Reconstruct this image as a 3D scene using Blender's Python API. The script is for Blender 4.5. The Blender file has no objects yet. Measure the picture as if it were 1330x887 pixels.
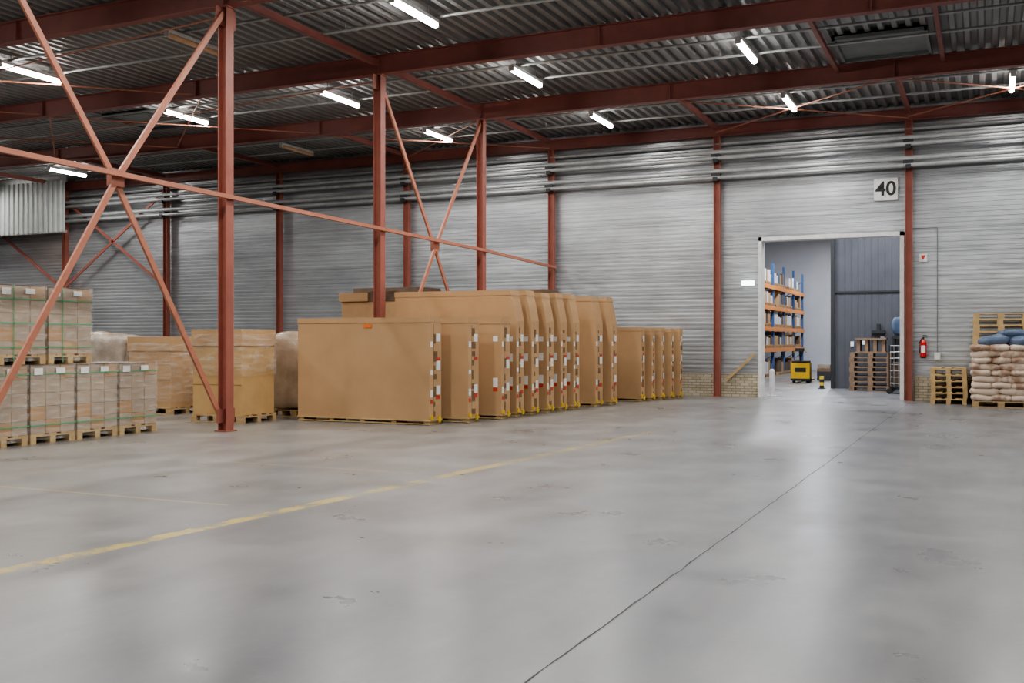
import bpy, bmesh, math, random
from mathutils import Vector, Matrix, noise
random.seed(4)
scene = bpy.context.scene
try: scene.view_settings.look = 'AgX - Medium High Contrast'
except Exception: pass
# ------------------------------------------------------------------ materials
class NT:
    def __init__(s, name):
        s.mat = bpy.data.materials.new(name); s.mat.use_nodes = True
        s.t = s.mat.node_tree; s.n = s.t.nodes; s.l = s.t.links
        s.b = s.n['Principled BSDF']; s.out = s.n['Material Output']
    def node(s, typ, **kw):
        nd = s.n.new(typ)
        for k, v in kw.items(): setattr(nd, k, v)
        return nd
    def link(s, a, b): s.l.new(a, b)
    def math(s, op, a, b=None, c=None, clamp=False):
        nd = s.n.new('ShaderNodeMath'); nd.operation = op; nd.use_clamp = clamp
        for i, v in enumerate((a, b, c)):
            if v is None: continue
            if isinstance(v, (int, float)): nd.inputs[i].default_value = v
            else: s.l.new(v, nd.inputs[i])
        return nd.outputs[0]
    def noise(s, vec, scale, detail=3, rough=.6):
        nd = s.n.new('ShaderNodeTexNoise'); nd.inputs['Scale'].default_value = scale
        nd.inputs['Detail'].default_value = detail; nd.inputs['Roughness'].default_value = rough
        if vec is not None: s.l.new(vec, nd.inputs['Vector'])
        return nd.outputs['Fac']
    def scaled(s, vec, sc, rot=(0, 0, 0)):
        nd = s.n.new('ShaderNodeMapping'); nd.inputs['Scale'].default_value = sc; nd.inputs['Rotation'].default_value = rot
        s.l.new(vec, nd.inputs['Vector']); return nd.outputs[0]
    def mix(s, f, a, b):
        nd = s.n.new('ShaderNodeMix'); nd.data_type = 'RGBA'
        if isinstance(f, (int, float)): nd.inputs[0].default_value = f
        else: s.l.new(f, nd.inputs[0])
        for i, v in ((6, a), (7, b)):
            if isinstance(v, tuple): nd.inputs[i].default_value = (*v, 1)
            else: s.l.new(v, nd.inputs[i])
        return nd.outputs[2]
    def ramp(s, f, lo, hi):
        nd = s.n.new('ShaderNodeMapRange'); nd.inputs[1].default_value = lo; nd.inputs[2].default_value = hi
        s.l.new(f, nd.inputs[0]); return nd.outputs[0]
    def bump(s, h, strength=.3, dist=.01):
        nd = s.n.new('ShaderNodeBump'); nd.inputs['Strength'].default_value = strength
        nd.inputs['Distance'].default_value = dist
        s.l.new(h, nd.inputs['Height']); s.l.new(nd.outputs[0], s.b.inputs['Normal'])
def mat(name, c1, c2=None, scale=4., rough=.6, metal=0., stretch=(1, 1, 1), bump=0., emit=None, es=0., lo=.3, hi=.7):
    t = NT(name); c2 = c2 or tuple(x * .8 for x in c1)
    tc = t.node('ShaderNodeTexCoord').outputs['Object']
    v = t.scaled(tc, stretch)
    f = t.ramp(t.noise(v, scale), lo, hi)
    t.link(t.mix(f, c2, c1), t.b.inputs['Base Color'])
    t.b.inputs['Roughness'].default_value = rough; t.b.inputs['Metallic'].default_value = metal
    if bump: t.bump(t.noise(v, scale * 6, 2), bump)
    if emit:
        t.b.inputs['Emission Color'].default_value = (*emit, 1); t.b.inputs['Emission Strength'].default_value = es
    return t.mat
RED = mat('red_steel_paint', (.34, .115, .08), (.26, .085, .062), 3, .5)
BEAM = mat('dark_red_beam_paint', (.28, .095, .075), (.21, .068, .058), 2, .5)
ORG = mat('orange_rod_paint', (.45, .18, .11), (.36, .14, .09), 3, .5)
GALV = mat('galvanised_pipe', (.50, .51, .51), (.36, .37, .37), 6, .4, .5)
GALVL = mat('galvanised_pipe_light', (.46, .48, .48), (.33, .34, .35), 3, .45, .35)
DKBR = mat('black_bracket', (.03, .03, .032), None, 8, .5)
WHITE = mat('white_paint', (.75, .75, .74), (.62, .62, .6), 6, .5)
PAPER = mat('label_paper', (.82, .82, .8), (.7, .7, .68), 20, .6)
LRED = mat('label_red', (.6, .06, .04), None, 20, .6)
LORG = mat('label_orange', (.8, .2, .04), None, 20, .6)
CARD = mat('cardboard', (.49, .305, .16), (.43, .267, .138), 1.6, .75, bump=.05)
CARD2 = mat('cardboard_pale', (.52, .33, .175), (.44, .275, .142), 2.2, .75, bump=.05)
CARDD = mat('cardboard_dark_edge', (.22, .13, .06), (.14, .08, .04), 9, .8)  # darker brown board for torn patches, slits and crease lines
CARDBR = mat('cardboard_dark_brown', (.16, .11, .075), (.11, .075, .05), 4, .8)
CARDG = mat('carton_greyed', (.46, .36, .27), (.36, .285, .215), 3, .7)
CARDY = mat('cardboard_yellowish', (.54, .35, .155), (.46, .29, .125), 3, .7)
WOOD = mat('pallet_wood', (.52, .37, .2), (.36, .24, .12), 5, .8, stretch=(1, 1, 6), bump=.1)
WOODY = mat('pallet_wood_fresh', (.58, .42, .21), (.41, .28, .13), 5, .8, bump=.1)
WOODD = mat('pallet_wood_old', (.3, .2, .13), (.2, .13, .08), 5, .8, bump=.1)
GREEN = mat('green_strap', (.12, .46, .22), None, 5, .4)
YEL = mat('yellow_plastic', (.75, .5, .03), None, 8, .4)
YELJ = mat('yellow_truck_paint', (.75, .45, .02), None, 8, .35)
BLK = mat('black_rubber', (.02, .02, .02), None, 8, .6)
FIRE = mat('fire_red', (.6, .02, .02), None, 8, .3)
BLUE = mat('rack_blue', (.08, .17, .38), None, 5, .45)
ORB = mat('rack_orange', (.85, .30, .06), None, 5, .45)
DARKW = mat('dark_panel', (.09, .093, .105), (.068, .07, .082), 1.2, .5)
DARKG = mat('dark_grey_sheet', (.06, .062, .07), None, 3, .5)
WALLW = mat('white_room_wall', (.66, .67, .70), (.6, .61, .64), 1, .6)
TUBE = mat('lamp_tube_glow', (1, 1, 1), None, 1, .5, emit=(1, .97, .92), es=40)
TUBES = mat('emergency_lamp_glow', (1, 1, 1), None, 1, .5, emit=(.9, .96, 1), es=5)
UNLIT = mat('lamp_tube_off', (.6, .4, .25), (.45, .3, .2), 4, .5)
SACK = mat('sack_cloth', (.62, .50, .40), (.32, .20, .13), 3.2, .65, bump=.25, lo=.38, hi=.52)
SACKB = mat('sack_blue_grey', (.12, .17, .26), (.07, .10, .16), 4, .4, bump=.2)
WRAPB = mat('wrapped_goods', (.46, .35, .25), (.32, .235, .165), 3, .28, bump=.5)
PLAST = mat('clear_film_white', (.50, .44, .375), (.32, .255, .20), 4, .22, bump=.6)
SHEET = mat('corrugated_sheet', (.36, .38, .37), (.29, .31, .30), 2, .5)
HATCH = mat('hatch_grey', (.22, .24, .24), (.17, .19, .19), 2, .6)
def film():
    t = NT('stretch_film')
    tc = t.node('ShaderNodeTexCoord').outputs['Object']
    f = t.noise(t.scaled(tc, (1.2, 1.2, 5)), 3, 4)
    tr = t.node('ShaderNodeBsdfTransparent')
    t.b.inputs['Base Color'].default_value = (.72, .68, .62, 1); t.b.inputs['Roughness'].default_value = .2
    t.bump(f, .8, .04)
    mx = t.node('ShaderNodeMixShader')
    t.link(t.math('MULTIPLY_ADD', t.ramp(f, .45, .75), .38, .07), mx.inputs[0])
    t.link(tr.outputs[0], mx.inputs[1]); t.link(t.b.outputs[0], mx.inputs[2])
    t.link(mx.outputs[0], t.out.inputs[0]); return t.mat
FILM = film()
def cladding():
    t = NT('metal_wall_cladding')
    P = t.node('ShaderNodeNewGeometry').outputs['Position']
    big = t.noise(t.scaled(P, (.4, .4, .8)), 1.0, 4)
    streak = t.noise(t.scaled(P, (.12, .12, 12)), 1.5, 3)
    f = t.math('ADD', t.math('MULTIPLY', big, .6), t.math('MULTIPLY', streak, .4))
    c = t.mix(t.ramp(f, .38, .62), (.34, .355, .37), (.58, .605, .625))
    sx = t.node('ShaderNodeSeparateXYZ'); t.link(P, sx.inputs[0])
    fr = t.math('FRACT', t.math('DIVIDE', sx.outputs[2], .48))
    lap = t.math('LESS_THAN', fr, .045)
    c = t.mix(t.math('MULTIPLY', lap, .45), c, (.17, .175, .18))
    sn = t.math('FLOOR', t.math('DIVIDE', t.math('ADD', sx.outputs[0], 1.76), 4.88)); zn = t.math('FLOOR', t.math('DIVIDE', sx.outputs[2], .48))
    cb = t.node('ShaderNodeCombineXYZ'); t.link(sn, cb.inputs[0]); t.link(zn, cb.inputs[1])
    wn = t.node('ShaderNodeTexWhiteNoise'); t.link(cb.outputs[0], wn.inputs[0])
    c = t.mix(t.math('MULTIPLY', wn.outputs[0], .2), c, (.28, .30, .31))
    t.link(c, t.b.inputs['Base Color'])
    t.b.inputs['Metallic'].default_value = .5; t.b.inputs['Roughness'].default_value = .34
    wob = t.noise(t.scaled(P, (1.1, 1.1, 2.5)), 1.5, 2)
    t.bump(wob, .4, .05); return t.mat
CLAD = cladding()
def deckmat():
    t = NT('steel_roof_deck')
    P = t.node('ShaderNodeNewGeometry').outputs['Position']
    f = t.noise(P, .5, 3)
    t.link(t.mix(t.ramp(f, .3, .7), (.22, .223, .225), (.34, .345, .345)), t.b.inputs['Base Color'])
    t.b.inputs['Metallic'].default_value = .3; t.b.inputs['Roughness'].default_value = .42
    return t.mat
DECK = deckmat()
def brick():
    t = NT('yellow_brick')
    P = t.node('ShaderNodeNewGeometry').outputs['Position']
    s = t.node('ShaderNodeSeparateXYZ'); t.link(P, s.inputs[0])
    c = t.node('ShaderNodeCombineXYZ'); t.link(s.outputs[0], c.inputs[0]); t.link(s.outputs[2], c.inputs[1])
    b = t.node('ShaderNodeTexBrick'); t.link(c.outputs[0], b.inputs['Vector'])
    b.inputs['Color1'].default_value = (.52, .46, .34, 1); b.inputs['Color2'].default_value = (.38, .32, .22, 1)
    b.inputs['Mortar'].default_value = (.17, .16, .14, 1); b.inputs['Scale'].default_value = 1
    b.inputs['Brick Width'].default_value = .22; b.inputs['Row Height'].default_value = .075
    b.inputs['Mortar Size'].default_value = .008
    t.link(b.outputs[0], t.b.inputs['Base Color']); t.b.inputs['Roughness'].default_value = .85
    return t.mat
BRICK = brick()
def floormat():
    t = NT('polished_concrete')
    P = t.node('ShaderNodeNewGeometry').outputs['Position']
    s = t.node('ShaderNodeSeparateXYZ'); t.link(P, s.inputs[0]); X, Y = s.outputs[0], s.outputs[1]
    big = t.noise(P, .35, 3); med = t.noise(P, 1.1, 6, .58); fine = t.noise(P, 16, 4, .7)
    tyre = t.noise(t.scaled(P, (2.6, .14, 1), (0, 0, .12)), 1, 4)
    f = t.math('ADD', t.math('MULTIPLY', big, .4), t.math('MULTIPLY', med, .35))
    f = t.math('ADD', f, t.math('MULTIPLY', tyre, .27))
    c = t.mix(t.ramp(f, .40, .62), (.125, .125, .128), (.225, .223, .219))
    c = t.mix(t.math('MULTIPLY', t.ramp(fine, .5, .75), .2), c, (.30, .295, .285))
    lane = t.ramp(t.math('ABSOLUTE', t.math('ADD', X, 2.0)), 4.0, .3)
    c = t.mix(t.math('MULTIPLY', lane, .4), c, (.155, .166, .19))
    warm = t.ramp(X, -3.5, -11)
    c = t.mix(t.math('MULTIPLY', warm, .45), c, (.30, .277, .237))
    cl = t.ramp(t.noise(t.scaled(P, (.8, .5, 1), (0, 0, -.4)), 1.5, 5, .55), .42, .66)
    c = t.mix(t.math('MULTIPLY', cl, .2), c, (.27, .27, .265))
    sm = t.ramp(t.noise(t.scaled(P, (.7, .25, 1), (0, 0, .5)), 2.0, 7, .66), .44, .74)
    c = t.mix(t.math('MULTIPLY', sm, .5), c, (.10, .10, .108))
    w = t.node('ShaderNodeTexWave'); w.wave_type = 'RINGS'; w.rings_direction = 'Z'; w.inputs['Scale'].default_value = .12; w.inputs['Distortion'].default_value = 2.5; w.inputs['Detail'].default_value = 1
    t.link(t.scaled(P, (1, .45, 1)), w.inputs['Vector'])
    arc = t.math('MULTIPLY', t.ramp(w.outputs['Fac'], .88, 1), t.ramp(med, .42, .62))
    c = t.mix(t.math('MULTIPLY', arc, .25), c, (.09, .09, .095))
    wear = t.noise(P, 1.9, 7, .75)
    def band(d, hw): return t.math('LESS_THAN', t.math('ABSOLUTE', d), hw)
    def rng(v, a, b): return t.math('MULTIPLY', t.math('GREATER_THAN', v, a), t.math('LESS_THAN', v, b))
    d = t.math('SUBTRACT', X, t.math('MULTIPLY_ADD', Y, .067, -6.15))
    d = t.math('ADD', d, t.math('MULTIPLY', t.math('SUBTRACT', wear, .5), .18))
    m1 = t.math('MULTIPLY', band(d, .08), rng(Y, 4.3, 17))
    m1 = t.math('MULTIPLY', m1, t.math('MULTIPLY_ADD', t.ramp(wear, .46, .53), .85, .12))
    near = t.math('MULTIPLY', m1, t.ramp(Y, 22, 7))
    c = t.mix(t.math('MULTIPLY', near, .85, clamp=True), c, (.52, .40, .09))
    m2 = t.math('MULTIPLY', band(t.math('SUBTRACT', Y, 7.5), .02), rng(X, -10.5, -6.3))
    c = t.mix(t.math('MULTIPLY', m2, .55), c, (.5, .42, .18))
    m3 = t.math('MULTIPLY', band(t.math('SUBTRACT', Y, 10.2), .04), rng(X, -8.8, -5.9))
    c = t.mix(t.math('MULTIPLY', t.math('MULTIPLY', m3, t.ramp(wear, .42, .6)), .4), c, (.5, .43, .24))
    t.link(c, t.b.inputs['Base Color'])
    t.link(t.math('MULTIPLY_ADD', med, .3, .17), t.b.inputs['Roughness'])
    t.bump(fine, .05, .004)
    return t.mat
FLOOR = floormat()
CRACK = mat('floor_joint', (.09, .088, .085), (.045, .045, .045), 3, .9)
# ------------------------------------------------------------------ mesh builder
class MB:
    def __init__(s): s.v = []; s.f = []; s.mi = []; s.mats = []; s.sm = []
    def m(s, mt):
        if mt not in s.mats: s.mats.append(mt)
        return s.mats.index(mt)
    def add(s, vs, fs, mt, smooth=False):
        o = len(s.v); s.v += [tuple(v) for v in vs]; k = s.m(mt)
        for f in fs: s.f.append([i + o for i in f]); s.mi.append(k); s.sm.append(smooth)
    def box(s, x0, x1, y0, y1, z0, z1, mt):
        vs = [(x0, y0, z0), (x1, y0, z0), (x1, y1, z0), (x0, y1, z0), (x0, y0, z1), (x1, y0, z1), (x1, y1, z1), (x0, y1, z1)]
        s.add(vs, [(0, 3, 2, 1), (4, 5, 6, 7), (0, 1, 5, 4), (1, 2, 6, 5), (2, 3, 7, 6), (3, 0, 4, 7)], mt)
    def prism(s, pts, ext, mt):
        n = len(pts); e = Vector(ext)
        vs = [Vector(p) for p in pts] + [Vector(p) + e for p in pts]
        fs = [tuple(range(n)), tuple(range(2 * n - 1, n - 1, -1))] + [(i, i + n, (i + 1) % n + n, (i + 1) % n) for i in range(n)]
        s.add(vs, fs, mt)
    def bar(s, p0, p1, w, h, mt, up=(0, 0, 1)):
        p0 = Vector(p0); p1 = Vector(p1); d = (p1 - p0).normalized(); side = d.cross(Vector(up)).normalized(); u = side.cross(d)
        a, b = side * w / 2, u * h / 2
        s.prism([p0 - a - b, p0 + a - b, p0 + a + b, p0 - a + b], p1 - p0, mt)
    def cyl(s, p0, p1, r, mt, n=12, r1=None, smooth=True):
        p0 = Vector(p0); p1 = Vector(p1); d = (p1 - p0).normalized(); r1 = r if r1 is None else r1
        a = d.orthogonal().normalized(); b = d.cross(a)
        vs = []
        for p, rr in ((p0, r), (p1, r1)):
            for i in range(n):
                t = 2 * math.pi * i / n; vs.append(p + (a * math.cos(t) + b * math.sin(t)) * rr)
        s.add(vs, [(i, (i + 1) % n, (i + 1) % n + n, i + n) for i in range(n)], mt, smooth)
        s.add(vs[:n], [tuple(range(n - 1, -1, -1))], mt); s.add(vs[n:], [tuple(range(n))], mt)
    def ibeam_x(s, x0, x1, y, z0, h, w, mt, tf=.018, tw=.012):
        s.box(x0, x1, y - w / 2, y + w / 2, z0, z0 + tf, mt); s.box(x0, x1, y - w / 2, y + w / 2, z0 + h - tf, z0 + h, mt)
        s.box(x0, x1, y - tw / 2, y + tw / 2, z0 + tf, z0 + h - tf, mt)
    def hcol(s, x, y, z0, z1, w, mt, tf=.015, tw=.01):
        s.box(x - w / 2, x - w / 2 + tf, y - w / 2, y + w / 2, z0, z1, mt); s.box(x + w / 2 - tf, x + w / 2, y - w / 2, y + w / 2, z0, z1, mt)
        s.box(x - w / 2 + tf, x + w / 2 - tf, y - tw / 2, y + tw / 2, z0, z1, mt)
    def done(s, name, bevel=0., parent=None):
        xs = [v[0] for v in s.v]; ys = [v[1] for v in s.v]; zs = [v[2] for v in s.v]
        c = Vector(((min(xs) + max(xs)) / 2, (min(ys) + max(ys)) / 2, min(zs)))
        me = bpy.data.meshes.new(name); me.from_pydata([Vector(v) - c for v in s.v], [], s.f)
        for mt in s.mats: me.materials.append(mt)
        me.polygons.foreach_set('material_index', s.mi); me.polygons.foreach_set('use_smooth', s.sm); me.update()
        bm = bmesh.new(); bm.from_mesh(me); bmesh.ops.recalc_face_normals(bm, faces=bm.faces); bm.to_mesh(me); bm.free()
        ob = bpy.data.objects.new(name, me); ob.location = c; scene.collection.objects.link(ob)
        if bevel:
            md = ob.modifiers.new('bevel', 'BEVEL'); md.width = bevel; md.segments = 2; md.limit_method = 'ANGLE'
        if parent: ob.parent = parent; ob.location = c - parent.location
        return ob
def lumpy(mb, x0, x1, y0, y1, z0, z1, mt, amp=.05, cuts=9, seed=0, fr=2.5, rnd=.12):
    bm = bmesh.new(); bmesh.ops.create_cube(bm, size=1)
    bmesh.ops.subdivide_edges(bm, edges=bm.edges[:], cuts=cuts, use_grid_fill=True)
    vs = []
    for v in bm.verts:
        q = v.co.copy(); L = q * 2
        k = sum(abs(c) ** 8 for c in L) ** (1 / 8); L = L / k * (1 if k > 0 else 1)
        q = v.co.lerp(L / 2, min(1, rnd * 6))
        p = Vector((x0 + (q.x + .5) * (x1 - x0), y0 + (q.y + .5) * (y1 - y0), z0 + (q.z + .5) * (z1 - z0)))
        nv = noise.noise_vector(p * fr + Vector((seed * 7.1, 0, 0)))
        p += nv * amp; p.z = max(p.z, z0); vs.append(p)
    bm.verts.index_update(); fs = [[v.index for v in f.verts] for f in bm.faces]; bm.free()
    mb.add(vs, fs, mt, True)
def pallet(mb, x0, y0, z0, lx, ly, mt):
    L, W = (lx, ly) if lx >= ly else (ly, lx)
    def b(u0, u1, v0, v1, a, c):
        if lx >= ly: mb.box(x0 + u0, x0 + u1, y0 + v0, y0 + v1, z0 + a, z0 + c, mt)
        else: mb.box(x0 + v0, x0 + v1, y0 + u0, y0 + u1, z0 + a, z0 + c, mt)
    for i in range(5):
        w = .145 if i % 2 == 0 else .1; c = W * i / 4
        if i == 0: c = .0725
        if i == 4: c = W - .0725
        b(0, L, c - w / 2, c + w / 2, .122, .144)
    for u in (0, L / 2 - .07, L - .14):
        b(u, u + .14, 0, W, .1, .122)
        for v in (0, W / 2 - .05, W - .1): b(u, u + .14, v, v + .1, .022, .1)
    for v in (0, W / 2 - .05, W - .1): b(0, L, v, v + .1, 0, .022)
# ------------------------------------------------------------------ room shell
WY = 28.08
mb = MB(); mb.box(-40, 8, -8, 57, -.2, 0, FLOOR); mb.done('floor')
mb = MB(); pts = []; y = -2.
while y < 27.8:
    x = -1.86 + .012 * noise.noise(Vector((0, y * .8, 3))) + .01 * noise.noise(Vector((0, y * 4, 9))) + .006 * y
    w = .0045 + .004 * noise.noise(Vector((4, y * 4, 0))); pts.append((x, y, w)); y += .12
vs = []
for x, y, w in pts: vs += [(x - w, y, .0015), (x + w, y, .0015)]
mb.add(vs, [(2 * i, 2 * i + 1, 2 * i + 3, 2 * i + 2) for i in range(len(pts) - 1)], CRACK); mb.done('floor_joint')
def ribwall(mb, x0, x1, z0, z1, y, mt, pitch=.12, dep=.012):
    prof = []; z = z0
    while z < z1 - 1e-4:
        a = min(z + pitch * .42, z1); b = min(z + pitch * .5, z1); c = min(z + pitch * .92, z1)
        prof += [(y, z), (y, a), (y - dep, b), (y - dep, c)]; z += pitch
    prof.append((y, z1))
    vs = []
    for yy, zz in prof: vs += [(x0, yy, zz), (x1, yy, zz)]
    mb.add(vs, [(2 * i, 2 * i + 1, 2 * i + 3, 2 * i + 2) for i in range(len(prof) - 1)], mt)
DX0, DX1, DZ = -5.55, -1.88, 4.3
mb = MB()
ribwall(mb, -40, DX0, .6, 7.5, WY, CLAD); ribwall(mb, DX1, 8, .6, 7.5, WY, CLAD); ribwall(mb, DX0, DX1, DZ, 7.5, WY, CLAD)
for a, b, c, d in ((-40, DX0, 0, 7.6), (DX1, 8, 0, 7.6), (DX0, DX1, DZ, 7.6)): mb.box(a, b, WY + .02, WY + .25, c, d, WHITE)
mb.box(-40, DX0 - .02, WY - .1, WY + .01, 0, .62, BRICK); mb.box(DX1 + .25, 8, WY - .1, WY + .01, 0, .62, BRICK)
mb.done('wall_back')
mb = MB(); mb.box(-40.2, -40, -8, 57, 0, 7.6, CLAD); mb.done('wall_left')
mb = MB(); mb.box(8, 8.2, -8, 57, 0, 7.6, CLAD); mb.done('wall_right')
mb = MB(); mb.box(-40.2, 8.2, -8.2, -8, 0, 7.6, CLAD); mb.done('wall_front')
mb = MB(); vs = []; x = -40.; pr = []
while x < 8.2: pr += [(x, 7.58), (x + .1, 7.58), (x + .13, 7.5), (x + .22, 7.5)]; x += .25
for xx, zz in pr: vs += [(xx, -8, zz), (xx, WY, zz)]
mb.add(vs, [(2 * i, 2 * i + 2, 2 * i + 3, 2 * i + 1) for i in range(len(pr) - 1)], DECK)
mb.box(-40.2, 8.3, -8.2, 57.2, 7.62, 7.8, DECK); mb.done('ceiling')
# ------------------------------------------------------------------ steel frame
BY = [-5.55, -.75, 4.05, 8.85, 13.65, 18.45, 23.25]
for y in BY:
    mb = MB(); mb.ibeam_x(-39.9, 7.9, y, 7.08, .4, .18, BEAM)
    for k in range(-1, 8):
        X = -1.76 - 4.88 * k
        mb.box(X - .01, X + .01, y - .08, y + .08, 7.1, 7.46, BEAM)
    mb.done('roof_beam')
mb = MB(); mb.ibeam_x(-39.9, 7.9, 27.86, 7.08, .3, .18, BEAM); mb.done('roof_beam')
CX = -11.53
for y in (-.75, 4.05, 8.85, 13.65, 18.45, 23.25):
    mb = MB(); mb.hcol(CX, y, .02, 7.08, .18, RED); mb.box(CX - .13, CX + .13, y - .13, y + .13, 0, .02, RED)
    mb.box(CX - .12, CX + .12, y - .11, y + .11, 7.055, 7.079, RED)
    mb.box(CX - .006, CX + .006, y - .22, y + .22, .15, .38, RED); mb.box(CX - .006, CX + .006, y - .25, y + .25, 6.75, 7.05, RED)
    mb.done('steel_column')
for k in range(-1, 8):
    X = -1.76 - 4.88 * k
    mb = MB()
    mb.hcol(X, 27.86, .02, 7.08, .17, RED); mb.box(X - .1, X + .1, 27.75, 27.95, 0, .02, RED)
    for z in (6.0, 6.5):
        mb.box(X - .12, X + .12, 27.62, 27.77, z - .06, z + .1, DKBR)
        mb.box(X - .06, X + .06, 27.56, 27.77, z - .16, z - .06, DKBR)
    mb.done('wall_column')
mb = MB()
rz = [(-.75, 3.95), (8.85, 3.95), (13.65, 3.9), (18.45, 3.84), (23.25, 3.78), (27.9, 3.66)]
for (a, za), (b, zb) in zip(rz, rz[1:]):
    mb.bar((CX + .125, a, za), (CX + .125, b, zb), .07, .07, ORG)
mb.done('tie_rail')
def xbrace(y0, y1, mid):
    mb = MB()
    for s, ya, yb in ((0, y0, y1), (1, y1, y0)):
        o = .025 if s else -.025
        ym = (y0 + y1) / 2
        mb.bar((CX + o, ya, 6.95), (CX + o, ym, mid), .09, .04, ORG, up=(1, 0, 0))
        mb.bar((CX + o, ym, mid), (CX + o, yb, .25), .09, .04, ORG, up=(1, 0, 0))
    mb.box(CX - .05, CX + .05, ym - .12, ym + .12, mid - .12, mid + .12, ORG)
    mb.done('cross_brace')
xbrace(8.95, 13.55, 3.88); xbrace(18.55, 23.15, 3.7)
mb = MB()
for X in (-31.04, -26.16, -21.28, -16.4, CX, -6.64, -1.76, 3.12): mb.bar((X, 23.35, 7.3), (X, 27.76, 7.3), .09, .12, BEAM)
for a, b in zip(BY, BY[1:]): mb.bar((CX, a + .1, 7.3), (CX, b - .1, 7.3), .09, .12, BEAM)
mb.bar((-2.9, 18.55, 7.35), (-2.9, 23.15, 7.35), .08, .1, BEAM); mb.bar((-.8, 18.55, 7.35), (-.8, 23.15, 7.35), .08, .1, BEAM)
mb.done('roof_tie')
mb = MB()
def rod(x0, y0, x1, y1, z=7.12, m=ORG, r=.018): mb.cyl((x0, y0, z), (x1, y1, z), r, m, 8)
for (x0, x1) in ((-6.64, -1.76), (-1.76, 3.12), (-16.4, -11.53)):
    rod(x0, 23.4, x1, 27.7); rod(x1, 23.4, x0, 27.7, 7.16)
for (x0, x1) in ((-21.28, -16.4), (-26.16, -21.28), (-31., -26.16)):
    rod(x0, 18.6, x1, 23.1); rod(x1, 18.6, x0, 23.1, 7.16); rod(x0, 13.8, x1, 18.3)
rod(-30, 16.2, -11.6, 13.8, 7.0, ORG, .015)
rod(-30, 21.0, -11.6, 18.6, 7.0, ORG, .015)
mb.done('roof_bracing_rods')
mb = MB()
for y in (10.4, 15.2, 16.4, 20.0, 21.2, 24.8, 26.2):
    mb.cyl((-39.9, y, 7.38), (7.9, y, 7.38), .03, GALVL, 8)
    for i in range(24):
        mb.cyl((-39 + i * 2, y, 7.38), (-39 + i * 2, y, 7.52), .008, GALV, 6)
mb.done('ceiling_conduit')
mb = MB()
for z, yy, r in ((6.62, 27.66, .06), (6.46, 27.66, .06), (6.1, 27.66, .065), (5.93, 27.66, .055), (6.88, 27.9, .05)):
    mb.cyl((-39.9, yy, z), (7.9, yy, z), r, GALVL, 12)
mb.done('wall_pipe')
mb = MB()
for p in (((-30.9, 3.5), (-26.2, 6.7)), ((-35.8, 6.6), (-31.1, 3.5)), ((-30.9, 6.7), (-26.2, 3.5)), ((-35.8, 3.5), (-31.1, 3.45))):
    (a, za), (b, zb) = p; mb.bar((a, 27.72, za), (b, 27.72, zb), .04, .09, RED)
mb.done('wall_brace')
mb = MB(); vs = []; x = -39.8; pr = []
while x < -30.1: pr += [(x, 26.95), (x + .09, 26.95), (x + .12, 26.9), (x + .21, 26.9)]; x += .24
for xx, yy in pr: vs += [(xx, yy, 5.45), (xx, yy, 7.3)]
mb.add(vs, [(2 * i, 2 * i + 2, 2 * i + 3, 2 * i + 1) for i in range(len(pr) - 1)], SHEET)
mb.box(-39.8, -30, 26.96, 27.0, 5.42, 5.5, GALV); mb.box(-39.8, -30, 26.96, 27.0, 7.25, 7.5, GALV)
mb.done('hanging_partition')
def hatch(hx0, hx1, hy0, hy1, m_):
    mb = MB()
    mb.box(hx0, hx1, hy0, hy0 + .06, 7.4, 7.5, m_); mb.box(hx0, hx1, hy1 - .06, hy1, 7.4, 7.5, m_)
    mb.box(hx0, hx0 + .06, hy0, hy1, 7.4, 7.5, m_); mb.box(hx1 - .06, hx1, hy0, hy1, 7.4, 7.5, m_)
    mb.box(hx0, hx1, hy0, hy1, 7.47, 7.5, HATCH); mb.done('roof_hatch')
hatch(-2.75, -1.0, 21.0, 22.8, HATCH); hatch(-21.2, -19.6, 20.2, 22, DARKG)
# ------------------------------------------------------------------ lamps
def lamp(x, y, on=True, power=125, z=7.2, col=(1, .98, .955)):
    e = bpy.data.objects.new('ceiling_batten_lamp', None); e.location = (x, y, z); scene.collection.objects.link(e)
    mb = MB()
    mb.box(x - .06, x + .06, y - .77, y + .77, z + .05, z + .11, WHITE)
    mb.box(x - .055, x + .055, y - .78, y - .75, z - .03, z + .05, WHITE); mb.box(x - .055, x + .055, y + .75, y + .78, z - .03, z + .05, WHITE)
    for yy in (-.5, .5): mb.cyl((x, y + yy, z + .11), (x, y + yy, 7.52), .008, GALV, 6)
    mb.done('housing', parent=e)
    mb = MB(); mb.cyl((x, y - .75, z + .01), (x, y + .75, z + .01), .055, TUBE if on else UNLIT, 8); mb.done('tube', parent=e)
    if on:
        L = bpy.data.lights.new('lamp_light', 'AREA'); L.shape = 'RECTANGLE'; L.size = .12; L.size_y = 1.5; L.energy = power; L.color = col
        o = bpy.data.objects.new('lamp_light', L); scene.collection.objects.link(o); o.parent = e; o.location = (0, 0, -.06)
for X in (.54, -4.28, -9.03, -13.83, -18.6):
    for Y in (1.2, 6.0, 10.8): lamp(X, Y)
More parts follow.
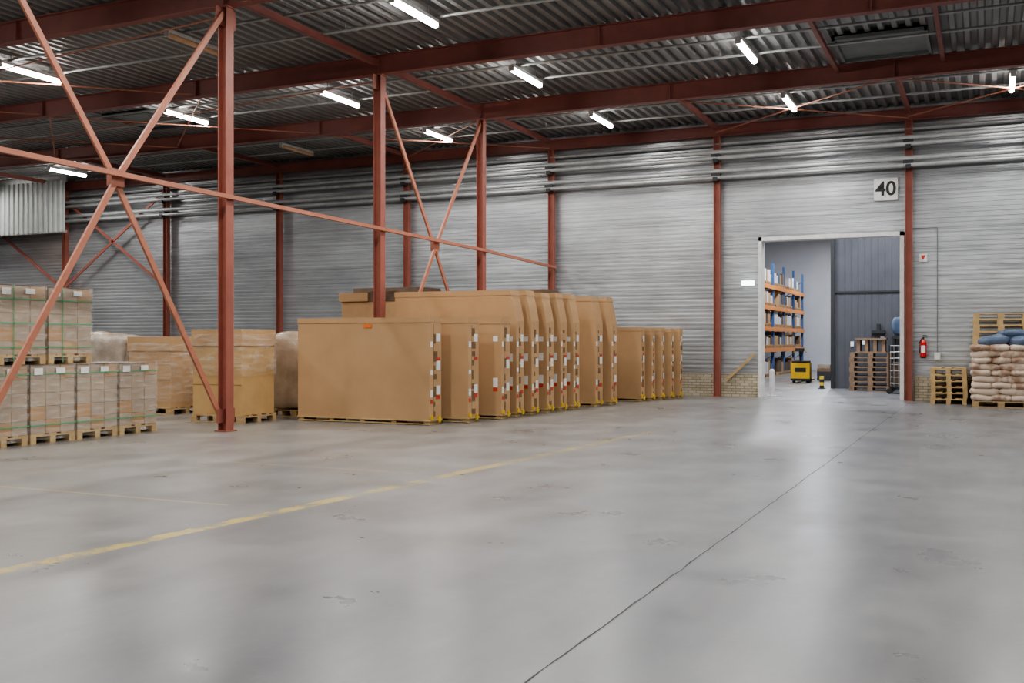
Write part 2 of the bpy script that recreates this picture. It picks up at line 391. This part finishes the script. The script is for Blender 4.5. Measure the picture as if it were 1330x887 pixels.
for X, Y, on in ((.54, 25.3, 1), (-4.28, 20.4, 1), (-4.28, 25.25, 1), (-9.03, 15.6, 1), (-9.03, 20.4, 1), (-9.03, 25.2, 1), (-13.83, 15.5, 0), (-13.83, 20.4, 1), (-13.83, 25.2, 1),
                 (-18.5, 15.7, 1), (-18.5, 20.4, 1), (-18.7, 25.3, 0), (-28.2, 25.4, 1), (-4.28, 15.6, 1), (.54, 15.6, 1), (5.3, 20.4, 1), (5.3, 25.3, 1), (-23.4, 15.6, 1),  # last entry: out-of-view lamp added to brighten the left wall
                 (-28.2, 20.4, 1), (-33, 20.4, 1), (-33.5, 25.3, 1), (-28.2, 10.8, 1)):  # unseen far-left lamps, added to brighten the wall on that side
    lamp(X, Y, bool(on))
# ------------------------------------------------------------------ door + next room
mb = MB()
mb.box(DX0 + .001, DX0 + .09, WY - .14, WY + .27, 0, DZ, WHITE); mb.box(DX1 - .1, DX1 - .001, WY - .14, WY + .27, 0, DZ, WHITE)
mb.box(DX0 + .001, DX1 - .001, WY - .14, WY + .27, DZ - .1, DZ - .001, WHITE); mb.done('door_1')
mb = MB(); mb.box(-14, -13.8, 28.4, 56, 0, 7.6, WALLW); mb.done('wall_far_left')
mb = MB(); mb.box(-14, 6, 56, 56.2, 0, 7.6, WALLW); mb.done('wall_far')
mb = MB(); mb.box(-4.45, 7.9, 34.3, 34.5, 0, 7.6, DARKW)
mb.box(-4.45, 7.9, 34.24, 34.3, 3.05, 3.1, DKBR); mb.box(-4.5, -4.38, 34.2, 34.52, 0, 7.6, DKBR)
for i in range(60): mb.box(-4.3 + i * .2, -4.27 + i * .2, 34.285, 34.3, 0, 7.6, DARKW)
for x, z, w, h in ((-3.0, 1.55, .12, .12), (-3.9, 1.35, .1, .15), (-3.55, 1.4, .12, .12)): mb.box(x, x + w, 34.27, 34.3, z, z + h, PAPER)
mb.box(-3.25, -2.85, 34.1, 34.3, 1.75, 1.85, DKBR); mb.box(-3.1, -3.0, 34.1, 34.3, 1.85, 2.05, DKBR)
mb.done('wall_partition')
mb = MB()
for y in (32.5, 37.5, 42.5, 47.5, 52.5): mb.ibeam_x(-13.8, 6, y, 7.0, .35, .18, RED)
for x in (-9.5, -7.2, -5): mb.bar((x, 32.6, 7.2), (x, 52.4, 7.2), .08, .1, RED)
mb.done('roof_beam_group')
for X, Y in ((-6.8, 31), (-6.9, 36.5), (-6.4, 44), (-6.2, 51), (-2.5, 31)): lamp(X, Y, True, 400, 6.95, (.88, .92, 1))
def rack(name, x0, x1, y0, y1, levels, top, bay=2.7):
    mb = MB(); n = max(1, round((y1 - y0) / bay)); st = (y1 - y0) / n
    for i in range(n + 1):
        y = y0 + i * st
        for x in (x0, x1): mb.box(x - .05, x + .05, y - .05, y + .05, 0, top, BLUE)
        z = .3
        while z < top - .7: mb.bar((x0, y, z), (x1, y, z + .6), .03, .03, BLUE); z += .6
    for z in levels:
        for x in (x0, x1 + .06): mb.box(x - .05, x + .04, y0, y1, z - .1, z + .07, ORB)
    rr = random.Random(3)
    cols = (CARD, WHITE, CARD2, WHITE, CARDBR, SACKB)
    for z in [0] + levels:
        y = y0 + .15
        while y < y1 - 1.:
            if rr.random() < .8:
                h = rr.uniform(.35, .62)
                pallet(mb, x0 + .02, y, z + (.071 if z else 0), x1 - x0 + .03, .8, WOOD)
                zz = z + .216 if z else .145
                for j in range(2):
                    mb.box(x0 + .06, x1 + .02, y + .02 + j * .39, y + .4 + j * .39, zz, zz + h * rr.uniform(.7, 1), rr.choice(cols))
            y += .9
    return mb.done(name)
rack('pallet_rack', -9.4, -8.4, 37.5, 53.4, [1.15, 2.05, 2.95, 3.85], 4.9)
rack('pallet_rack', -36.6, -35.2, 23.3, 26.0, [1.8, 3.6, 5.], 5.6)
mb = MB()
for i in range(8): pallet(mb, -3.75 + .02 * (i % 2), 32.6, i * .146, 1.2, .8, WOODD)
mb.box(-3.6, -2.7, 32.7, 33.3, 1.17, 1.2, WOODD)
for i in range(4): mb.box(-3.55 + i * .24, -3.45 + i * .24, 32.75, 33.2, 1.2, 1.55, WOODD)
mb.box(-3.6, -2.7, 32.7, 33.3, 1.55, 1.6, WOODD)
mb.done('wooden_pallet_stack')
mb = MB()
cx0, cx1, cy0, cy1 = -2.5, -1.75, 31.3, 32.1
mb.box(cx0, cx1, cy0, cy1, .18, .22, DKBR)
for x in (cx0, cx1):
    for y in (cy0, cy1): mb.cyl((x, y, .18), (x, y, 1.4), .018, DKBR, 8); mb.cyl((x, y - .02, .08), (x, y + .02, .08), .08, BLK, 12)
for i in range(7):
    z = .3 + i * .18
    for x in (cx0, cx1): mb.cyl((x, cy0, z), (x, cy1, z), .008, GALV, 6)
    mb.cyl((cx0, cy1, z), (cx1, cy1, z), .008, GALV, 6); mb.cyl((cx0, cy0, z), (cx1, cy0, z), .008, GALV, 6)
for i in range(1, 6): mb.cyl((cx0 + i * .125, cy0, .22), (cx0 + i * .125, cy0, 1.4), .008, GALV, 6)
mb.box(cx0 + .08, cx1 - .08, cy0 + .1, cy1 - .1, .22, .9, CARDBR); mb.done('roll_cage_trolley')
mb = MB(); lumpy(mb, -2.6, -1.75, 33.6, 34.15, 1.7, 2.25, SACKB, .1, seed=2)
mb.box(-2.6, -1.7, 33.5, 34.2, 1.58, 1.66, DKBR)
for x in (-2.55, -1.75):
    for y in (33.55, 34.15): mb.box(x - .03, x + .03, y - .03, y + .03, 0, 1.6, DKBR)
mb.done('shelf_with_blue_bag')
mb = MB(); px, py = -6.1, 38.3
mb.box(px - .33, px + .33, py, py + .45, .12, .72, YELJ); mb.box(px - .3, px + .3, py + .03, py + .42, .72, .8, BLK)
mb.box(px - .34, px + .34, py - .02, py + .47, .08, .16, BLK); mb.box(px - .2, px + .2, py - .01, py, .4, .55, BLK)
mb.box(px - .27, px - .09, py + .45, py + 1.6, .05, .12, YELJ); mb.box(px + .09, px + .27, py + .45, py + 1.6, .05, .12, YELJ)
for x in (-.24, .24): mb.cyl((px + x - .04, py + .1, .09), (px + x + .04, py + .1, .09), .09, BLK, 16)
mb.cyl((px - .18, py + 1.45, .045), (px + .18, py + 1.45, .045), .045, BLK, 12)
mb.cyl((px, py + .15, .75), (px, py - .1, 1.2), .04, BLK, 10); mb.box(px - .15, px + .15, py - .16, py - .06, 1.14, 1.26, BLK)
mb.cyl((px - .15, py - .11, 1.2), (px - .22, py - .05, 1.1), .018, YELJ, 8); mb.cyl((px + .15, py - .11, 1.2), (px + .22, py - .05, 1.1), .018, YELJ, 8)
mb.done('electric_pallet_truck', .01)
mb = MB()
for i in range(3):
    x = -5.9 + i * .55; k = .1 * (i % 2)
    mb.box(x, x + .5, 41, 41.6, 0, .35 + k, DARKG); mb.box(x, x + .5, 41, 41.6, .35 + k, .47, WOODD); mb.box(x + .02, x + .48, 41.02, 41.58, .47, .62 + .05 * i, PLAST)
mb.done('storage_crate_group')
mb = MB()
for i in range(4): mb.box(-4.8, -4.68, 33.9, 34.02, i * .1, i * .1 + .1, YEL if i % 2 else BLK)
mb.box(-4.85, -4.63, 33.85, 34.07, 0, .02, BLK); mb.done('striped_guard_post')
mb = MB(); mb.cyl((-5.3, 28.55, 0), (-5.3, 28.55, .7), .07, WHITE, 16); mb.cyl((-5.3, 28.55, .7), (-5.3, 28.55, .75), .07, WHITE, 16, .04); mb.cyl((-5.3, 28.55, 0), (-5.3, 28.55, .03), .12, WHITE, 16); mb.done('white_bollard')
# ------------------------------------------------------------------ wall fittings
e = bpy.data.objects.new('number_sign_40', None); e.location = (-2.32, 27.98, 5.4); scene.collection.objects.link(e)
mb = MB(); mb.box(-2.61, -2.03, 28.0, 28.03, 5.12, 5.68, WHITE); mb.box(-2.615, -2.025, 28.03, 28.05, 5.115, 5.685, GALV); mb.done('plate', parent=e)
tx = bpy.data.curves.new('t', 'FONT'); tx.body = '40'; tx.size = .5; tx.align_x = 'CENTER'; tx.align_y = 'CENTER'; tx.extrude = .003; tx.offset = .01
to = bpy.data.objects.new('t', tx); scene.collection.objects.link(to); bpy.context.view_layer.update()
me = bpy.data.meshes.new_from_object(to.evaluated_get(bpy.context.evaluated_depsgraph_get())); bpy.data.objects.remove(to)
me.materials.clear(); me.materials.append(BLK)
to = bpy.data.objects.new('digits', me); scene.collection.objects.link(to); to.parent = e; to.location = (0, .012, 0); to.rotation_euler = (math.pi / 2, 0, 0)
mb = MB(); x, y = -1.42, 27.9
mb.cyl((x, y, 1.12), (x, y, 1.48), .075, FIRE, 20); mb.cyl((x, y, 1.48), (x, y, 1.55), .075, FIRE, 20, .03); mb.cyl((x, y, 1.08), (x, y, 1.12), .06, BLK, 20, .075)
mb.cyl((x, y, 1.55), (x, y, 1.6), .02, BLK, 10); mb.box(x - .02, x + .09, y - .015, y + .015, 1.6, 1.62, BLK); mb.box(x - .02, x + .08, y - .015, y + .015, 1.64, 1.66, BLK)
mb.cyl((x - .03, y, 1.59), (x - .1, y, 1.45), .012, BLK, 8); mb.cyl((x - .1, y, 1.45), (x - .09, y, 1.2), .012, BLK, 8)
mb.box(x - .05, x + .05, y - .078, y - .072, 1.22, 1.4, PAPER); mb.box(x - .03, x + .03, y + .07, 28.06, 1.2, 1.5, DKBR); mb.done('fire_extinguisher')
mb = MB(); mb.box(-1.52, -1.34, 28.02, 28.045, 3.52, 3.72, PAPER); mb.prism([(-1.49, 28.01, 3.68), (-1.37, 28.01, 3.68), (-1.43, 28.01, 3.56)], (0, .01, 0), LRED); mb.done('fire_sign')
mb = MB(); mb.cyl((-1.7, 28.02, 4.37), (-1.1, 28.02, 4.37), .012, HATCH, 8); mb.cyl((-1.1, 28.02, 4.37), (-1.1, 28.02, 1.2), .012, HATCH, 8)
mb.box(-1.17, -1.03, 27.96, 28.05, 1.05, 1.22, WHITE); mb.done('wall_conduit_switch')
mb = MB(); mb.box(-6.0, -5.67, 27.93, 28.03, 3.02, 3.14, TUBES); mb.box(-6.02, -5.65, 28.03, 28.05, 3.0, 3.16, WHITE); mb.done('emergency_light')
mb = MB(); mb.bar((-6.4, 27.9, .45), (-5.65, 27.9, 1.15), .05, .07, WOOD); mb.done('timber_brace')
# ------------------------------------------------------------------ flat-pack crates
def crate(xr, width, y0, dep, h, tall=False, front_label=False, cm=CARD):
    mb = MB(); xl = xr - width; y1 = y0 + dep
    for x in [xl + .02 + (width - .14) * i / 4 for i in range(5)]: mb.box(x, x + .1, y0 + .02, y1 - .02, 0, .07, WOODY)
    mb.box(xl - .01, xr + .02, y0 - .01, y1 + .01, .07, .1, WOODY); mb.box(xl, xr + .01, y0, y0 + .03, .01, .03, WOODY)
    if tall:
        prof = [(xl, y0, .1), (xr, y0, .1), (xr, y0, h - .62), (xr - .06, y0, h - .3), (xr - .13, y0, h), (xl, y0, h)]
        mb.prism(prof, (0, dep, 0), cm)
        lid = [(xl - .008, y0 - .008, h - .1), (xr - .1, y0 - .008, h - .1), (xr - .122, y0 - .008, h + .008), (xl - .008, y0 - .008, h + .008)]
        mb.prism(lid, (0, dep + .016, 0), cm)
    else:
        mb.box(xl, xr, y0, y1, .1, h, cm); mb.box(xl - .008, xr + .008, y0 - .008, y1 + .008, h - .09, h + .006, cm)
    a = y0 + dep * .30; zt = h - .65 if tall else h - .12
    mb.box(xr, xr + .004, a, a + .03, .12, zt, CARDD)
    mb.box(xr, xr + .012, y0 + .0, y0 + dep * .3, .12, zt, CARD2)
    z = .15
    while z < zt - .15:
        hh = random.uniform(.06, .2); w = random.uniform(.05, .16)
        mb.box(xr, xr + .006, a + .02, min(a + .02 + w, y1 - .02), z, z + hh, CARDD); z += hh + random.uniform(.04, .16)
    x1 = xr + .009; s = y0 + dep * .55; e_ = y1 - .06
    for z, hh, m_ in ((.46, .07, LRED), (.54, .16, PAPER), (.98, .17, PAPER), (1.16, .05, LRED), (1.5, .14, PAPER)):
        if random.random() < .9: mb.box(x1 - .006, x1, s, e_, z, z + hh, m_)
    for z, hh, m_ in ((.5, .13, PAPER), (.38, .07, LRED), (1.4, .1, PAPER), (.9, .08, PAPER)):
        if random.random() < .8: mb.box(xr + .013, xr + .015, y0 + .02, y0 + dep * .24, z, z + hh, m_)
    if front_label:
        mb.box(xr - .17, xr - .07, y0 - .004, y0, .62, .8, PAPER); mb.box(xr - .17, xr - .07, y0 - .004, y0, .54, .61, LRED)
        if tall: mb.box(xr - .17, xr - .07, y0 - .004, y0, 1.1, 1.26, PAPER)
        mb.box(xr - .17, xr - .07, y0 - .004, y0, 1.5, 1.6, PAPER)
    mb.box(xr + .0, xr + .035, y0 + .03, y0 + .1, .1, .18, YEL); mb.box(xr, xr + .03, y1 - .14, y1 - .06, .04, .14, YEL)
    return mb
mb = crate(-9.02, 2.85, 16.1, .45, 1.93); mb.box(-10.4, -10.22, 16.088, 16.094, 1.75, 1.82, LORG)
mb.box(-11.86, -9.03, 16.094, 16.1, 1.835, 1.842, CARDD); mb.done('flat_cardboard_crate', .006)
for xr, y1, h, t, d, fl in ((-8.66, 17.35, 1.93, 0, .45, 0), (-8.47, 18.35, 1.93, 0, .42, 1),
        (-8.45, 18.98, 2.52, 1, .4, 1), (-8.4, 19.62, 2.54, 1, .4, 1), (-8.36, 20.34, 2.52, 1, .42, 1), (-8.3, 20.95, 2.54, 1, .4, 1), (-8.24, 21.55, 2.54, 1, .4, 1),
        (-8.12, 22.75, 2.53, 1, .5, 0), (-8.0, 23.42, 2.54, 1, .42, 0),
        (-7.8, 25.0, 1.85, 0, .38, 0), (-7.68, 25.47, 1.84, 0, .3, 0), (-7.56, 25.93, 1.85, 0, .3, 0), (-7.44, 26.38, 1.83, 0, .3, 0), (-7.33, 26.83, 1.84, 0, .3, 0)):
    w = 2.78 if t else 2.4
    if xr == -8.66: w = 2.6
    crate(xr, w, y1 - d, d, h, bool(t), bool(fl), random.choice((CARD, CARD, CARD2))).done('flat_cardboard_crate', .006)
mb = MB(); pallet(mb, -13.7, 20.1, 0, 1.7, 1.0, WOOD)
mb.box(-13.65, -12.05, 20.15, 21.05, .145, 1.4, CARD); mb.box(-13.63, -12.07, 20.17, 21.03, 1.401, 2.42, CARD2)
mb.box(-13.66, -12.9, 20.1, 21.05, 2.421, 2.62, CARD); mb.box(-12.88, -12.1, 20.15, 21.05, 2.421, 2.66, CARDBR)
mb.box(-13.63, -12.07, 20.16, 20.17, 1.9, 1.93, CARDBR); mb.done('stacked_carton_pallet', .006)
mb = MB(); pallet(mb, -12.2, 23.62, 0, 2.2, .85, WOOD); mb.box(-12.2, -9.95, 23.63, 24.45, .145, 2.55, CARDBR); mb.box(-12.23, -9.92, 23.61, 24.47, 2.55, 2.8, CARDBR)
mb.done('stacked_carton_pallet', .006)
mb = MB(); pallet(mb, -14.6, 22.2, 0, 1.9, 1.0, WOOD); mb.box(-14.6, -12.7, 22.2, 23.2, .145, 2.6, CARDBR); mb.box(-14.63, -12.67, 22.17, 23.23, 2.6, 2.85, CARDBR)
mb.done('stacked_carton_pallet', .006)
# ------------------------------------------------------------------ strapped carton pallets (left)
def carton_pallet(xr, y0, z0, h, lx=1.2, ly=.8, layers=5, nm='strapped_carton_pallet', thick=False):
    mb = MB(); x0 = xr - lx; pallet(mb, x0, y0, z0, lx, ly, WOODY)
    zb = z0 + .145; ch = (h - .145) / layers; g = .005
    nx, ny = 4, 3
    for k in range(layers):
        for i in range(nx):
            for j in range(ny):
                if 0 < i < nx - 1 and 0 < j < ny - 1 and k < layers - 1: continue
                a = x0 + lx * i / nx + g; b = x0 + lx * (i + 1) / nx - g; c = y0 + ly * j / ny + g; d = y0 + ly * (j + 1) / ny - g
                mb.box(a, b, c, d, zb + ch * k + g * .4, zb + ch * (k + 1) - g * .4, CARDG if (i * 3 + j + k) % 5 else CARD2)
    mb.box(x0 + .05, xr - .05, y0 + .05, y0 + ly - .05, zb, zb + h - .17, CARDG)
    F = .012; t = .017
    for z in ([zb + .12, zb + h - .28] if not thick else [zb + .1, zb + .45, zb + h - .35]):
        mb.box(x0 - t, xr + t, y0 - t, y0 - t + .003, z, z + .014, GREEN); mb.box(xr + t - .003, xr + t, y0 - t, y0 + ly + t, z, z + .014, GREEN)
    if thick:
        for yy in (y0 + ly * .3,): mb.box(xr + t - .003, xr + t, yy, yy + .012, z0 + .02, z0 + h, GREEN)
    mb.box(x0 - .01, xr + .01, y0 - .01, y0 + ly + .01, z0 + h + .004, z0 + h + .006, PLAST)
    mb.box(xr + t, xr + t + .004, y0 + .05, y0 + .2, z0 + h - .14, z0 + h - .04, PAPER); mb.box(xr + t, xr + t + .004, y0 + ly * .55, y0 + ly * .75, z0 + h - .12, z0 + h - .04, PAPER)
    mb.add([(x0 - F, y0 - F, z0 + .05), (xr + F, y0 - F, z0 + .05), (xr + F, y0 + ly + F, z0 + .05), (x0 - F, y0 + ly + F, z0 + .05),
            (x0 - F, y0 - F, z0 + h + .01), (xr + F, y0 - F, z0 + h + .01), (xr + F, y0 + ly + F, z0 + h + .01), (x0 - F, y0 + ly + F, z0 + h + .01)],
           [(0, 1, 5, 4), (1, 2, 6, 5), (2, 3, 7, 6), (3, 0, 4, 7)], FILM)
    mb.done(nm)
for y1 in (13.2, 12.35, 11.5, 10.65, 9.8): carton_pallet(-12.62, y1 - .8, 0, 1.15)
for y1 in (11.95, 11.08, 10.2): carton_pallet(-12.75, y1 - .82, 1.165, 1.15, 1.2, .82, 5, 'strapped_carton_pallet', True)
def gaylord(x0, x1, y0, y1, h, m_, wrap, lid=True, seed=0):
    mb = MB(); pallet(mb, x0, y0, 0, x1 - x0, y1 - y0, WOOD)
    mb.box(x0 + .03, x1 - .03, y0 + .03, y1 - .03, .145, h - (.18 if lid else 0), m_)
    if lid: mb.box(x0 + .01, x1 - .01, y0 + .01, y1 - .01, h - .3, h, CARD2)
    mb.box(x0 + .03, x1 - .03, y0 + .022, y0 + .03, .7, .705, CARDD)
    if wrap: lumpy(mb, x0 - .03, x1 + .03, y0 - .03, y1 + .03, wrap[0], wrap[1], FILM, .04, 12, seed, 4, .1)
    mb.done('pallet_box_carton', .004)
gaylord(-13.5, -12.3, 15.0, 16.0, 1.72, CARDY, (.85, 1.65), True, 1)
gaylord(-16.3, -15.1, 16.2, 17.2, 1.6, CARD2, (.2, 1.5), True, 2)
gaylord(-14.9, -13.75, 17.4, 18.4, 1.66, CARD, None, True, 3)
mb = MB(); pallet(mb, -13.05, 16.75, 0, 1.2, .9, WOOD); lumpy(mb, -13.05, -11.9, 16.7, 17.7, .146, 1.68, WRAPB, .05, 12, 5, 3); mb.done('shrink_wrapped_load')
mb = MB(); pallet(mb, -17.7, 16.3, 0, 1.2, 1.0, WOOD); lumpy(mb, -17.75, -16.45, 16.25, 17.35, .146, 1.62, PLAST, .08, 12, 7, 3); mb.done('shrink_wrapped_load')
mb = MB(); pallet(mb, -19.4, 17.3, 0, 1.2, 1.0, WOOD); lumpy(mb, -19.4, -18.1, 17.3, 18.4, .146, 1.7, WRAPB, .06, 12, 9, 3); mb.done('shrink_wrapped_load')
# ------------------------------------------------------------------ right side pallets and sacks
mb = MB()
for i in range(6): pallet(mb, -1.2 + random.uniform(-.015, .015), 26.75, i * .1445, .8, 1.1, WOODY)
mb.done('wooden_pallet_stack')
mb = MB()
for i in range(15): pallet(mb, -.28 + random.uniform(-.02, .02), 27.05, i * .1445, 1.2, .8, WOODY)
mb.done('wooden_pallet_stack')
mb = MB()
for i in range(15): pallet(mb, 1.0 + random.uniform(-.02, .02), 26.95, i * .1445, 1.2, .8, WOODY)
mb.done('wooden_pallet_stack')
def sack(mb, cx, cy, cz, lx, ly, lz, mt, rot=0., seed=0, tilt=0.):
    n, m = 24, 12; vs = []; fs = []
    R = Matrix.Rotation(rot, 3, 'Z') @ Matrix.Rotation(tilt, 3, 'Y')
    def sp(c, e): return math.copysign(abs(c) ** e, c)
    for j in range(m + 1):
        ph = -math.pi / 2 + math.pi * j / m
        for i in range(n):
            th = 2 * math.pi * i / n
            p = Vector((sp(math.cos(ph), .55) * sp(math.cos(th), .45) * lx / 2, sp(math.cos(ph), .55) * sp(math.sin(th), .45) * ly / 2, sp(math.sin(ph), .8) * lz / 2))
            p += noise.noise_vector(p * 5 + Vector((seed * 3.3, seed, 0))) * .022
            vs.append(R @ p + Vector((cx, cy, cz)))
    for j in range(m):
        for i in range(n): fs.append((j * n + i, j * n + (i + 1) % n, (j + 1) * n + (i + 1) % n, (j + 1) * n + i))
    mb.add(vs, fs, mt, True)
def sackpallet(x0, y0):
    mb = MB(); pallet(mb, x0, y0, 0, 1.2, 1.0, WOOD); k = 0
    for L in range(9):
        z = .145 + .07 + L * .142; o = random.uniform(-.03, .03)
        if L % 2 == 0:
            for i in range(3):
                for j in range(2): k += 1; sack(mb, x0 + .2 + i * .4 + o, y0 + .25 + j * .5, z, .46, .58, .175, SACK, random.uniform(-.1, .1), k, random.uniform(-.05, .05))
        else:
            for i in range(2):
                for j in range(3): k += 1; sack(mb, x0 + .3 + i * .6 + o, y0 + .17 + j * .33, z, .66, .38, .175, SACK, random.uniform(-.1, .1), k, random.uniform(-.05, .05))
    for i in range(3): sack(mb, x0 + .45 + i * .3, y0 + .35 + .15 * (i % 2), 1.52 + .06 * (i % 2), .66, .6, .26, SACKB, .4 * i, 50 + i, -.12)
    sack(mb, x0 + .85, y0 + .45, 1.68, .6, .55, .2, SACKB, .3, 60)
    mb.done('sack_pallet')
sackpallet(-.28, 25.75); sackpallet(1.2, 25.75)
# ------------------------------------------------------------------ world + camera
w = bpy.data.worlds.new('World'); scene.world = w; w.use_nodes = True
w.node_tree.nodes['Background'].inputs[0].default_value = (.6, .65, .7, 1); w.node_tree.nodes['Background'].inputs[1].default_value = .3
cam = bpy.data.cameras.new('camera'); co = bpy.data.objects.new('camera', cam); scene.collection.objects.link(co)
co.location = (0, 0, 1.5); co.rotation_euler = (math.pi / 2, 0, math.radians(24.67)); cam.sensor_width = 36; cam.lens = 36.24; cam.clip_end = 200
scene.camera = co
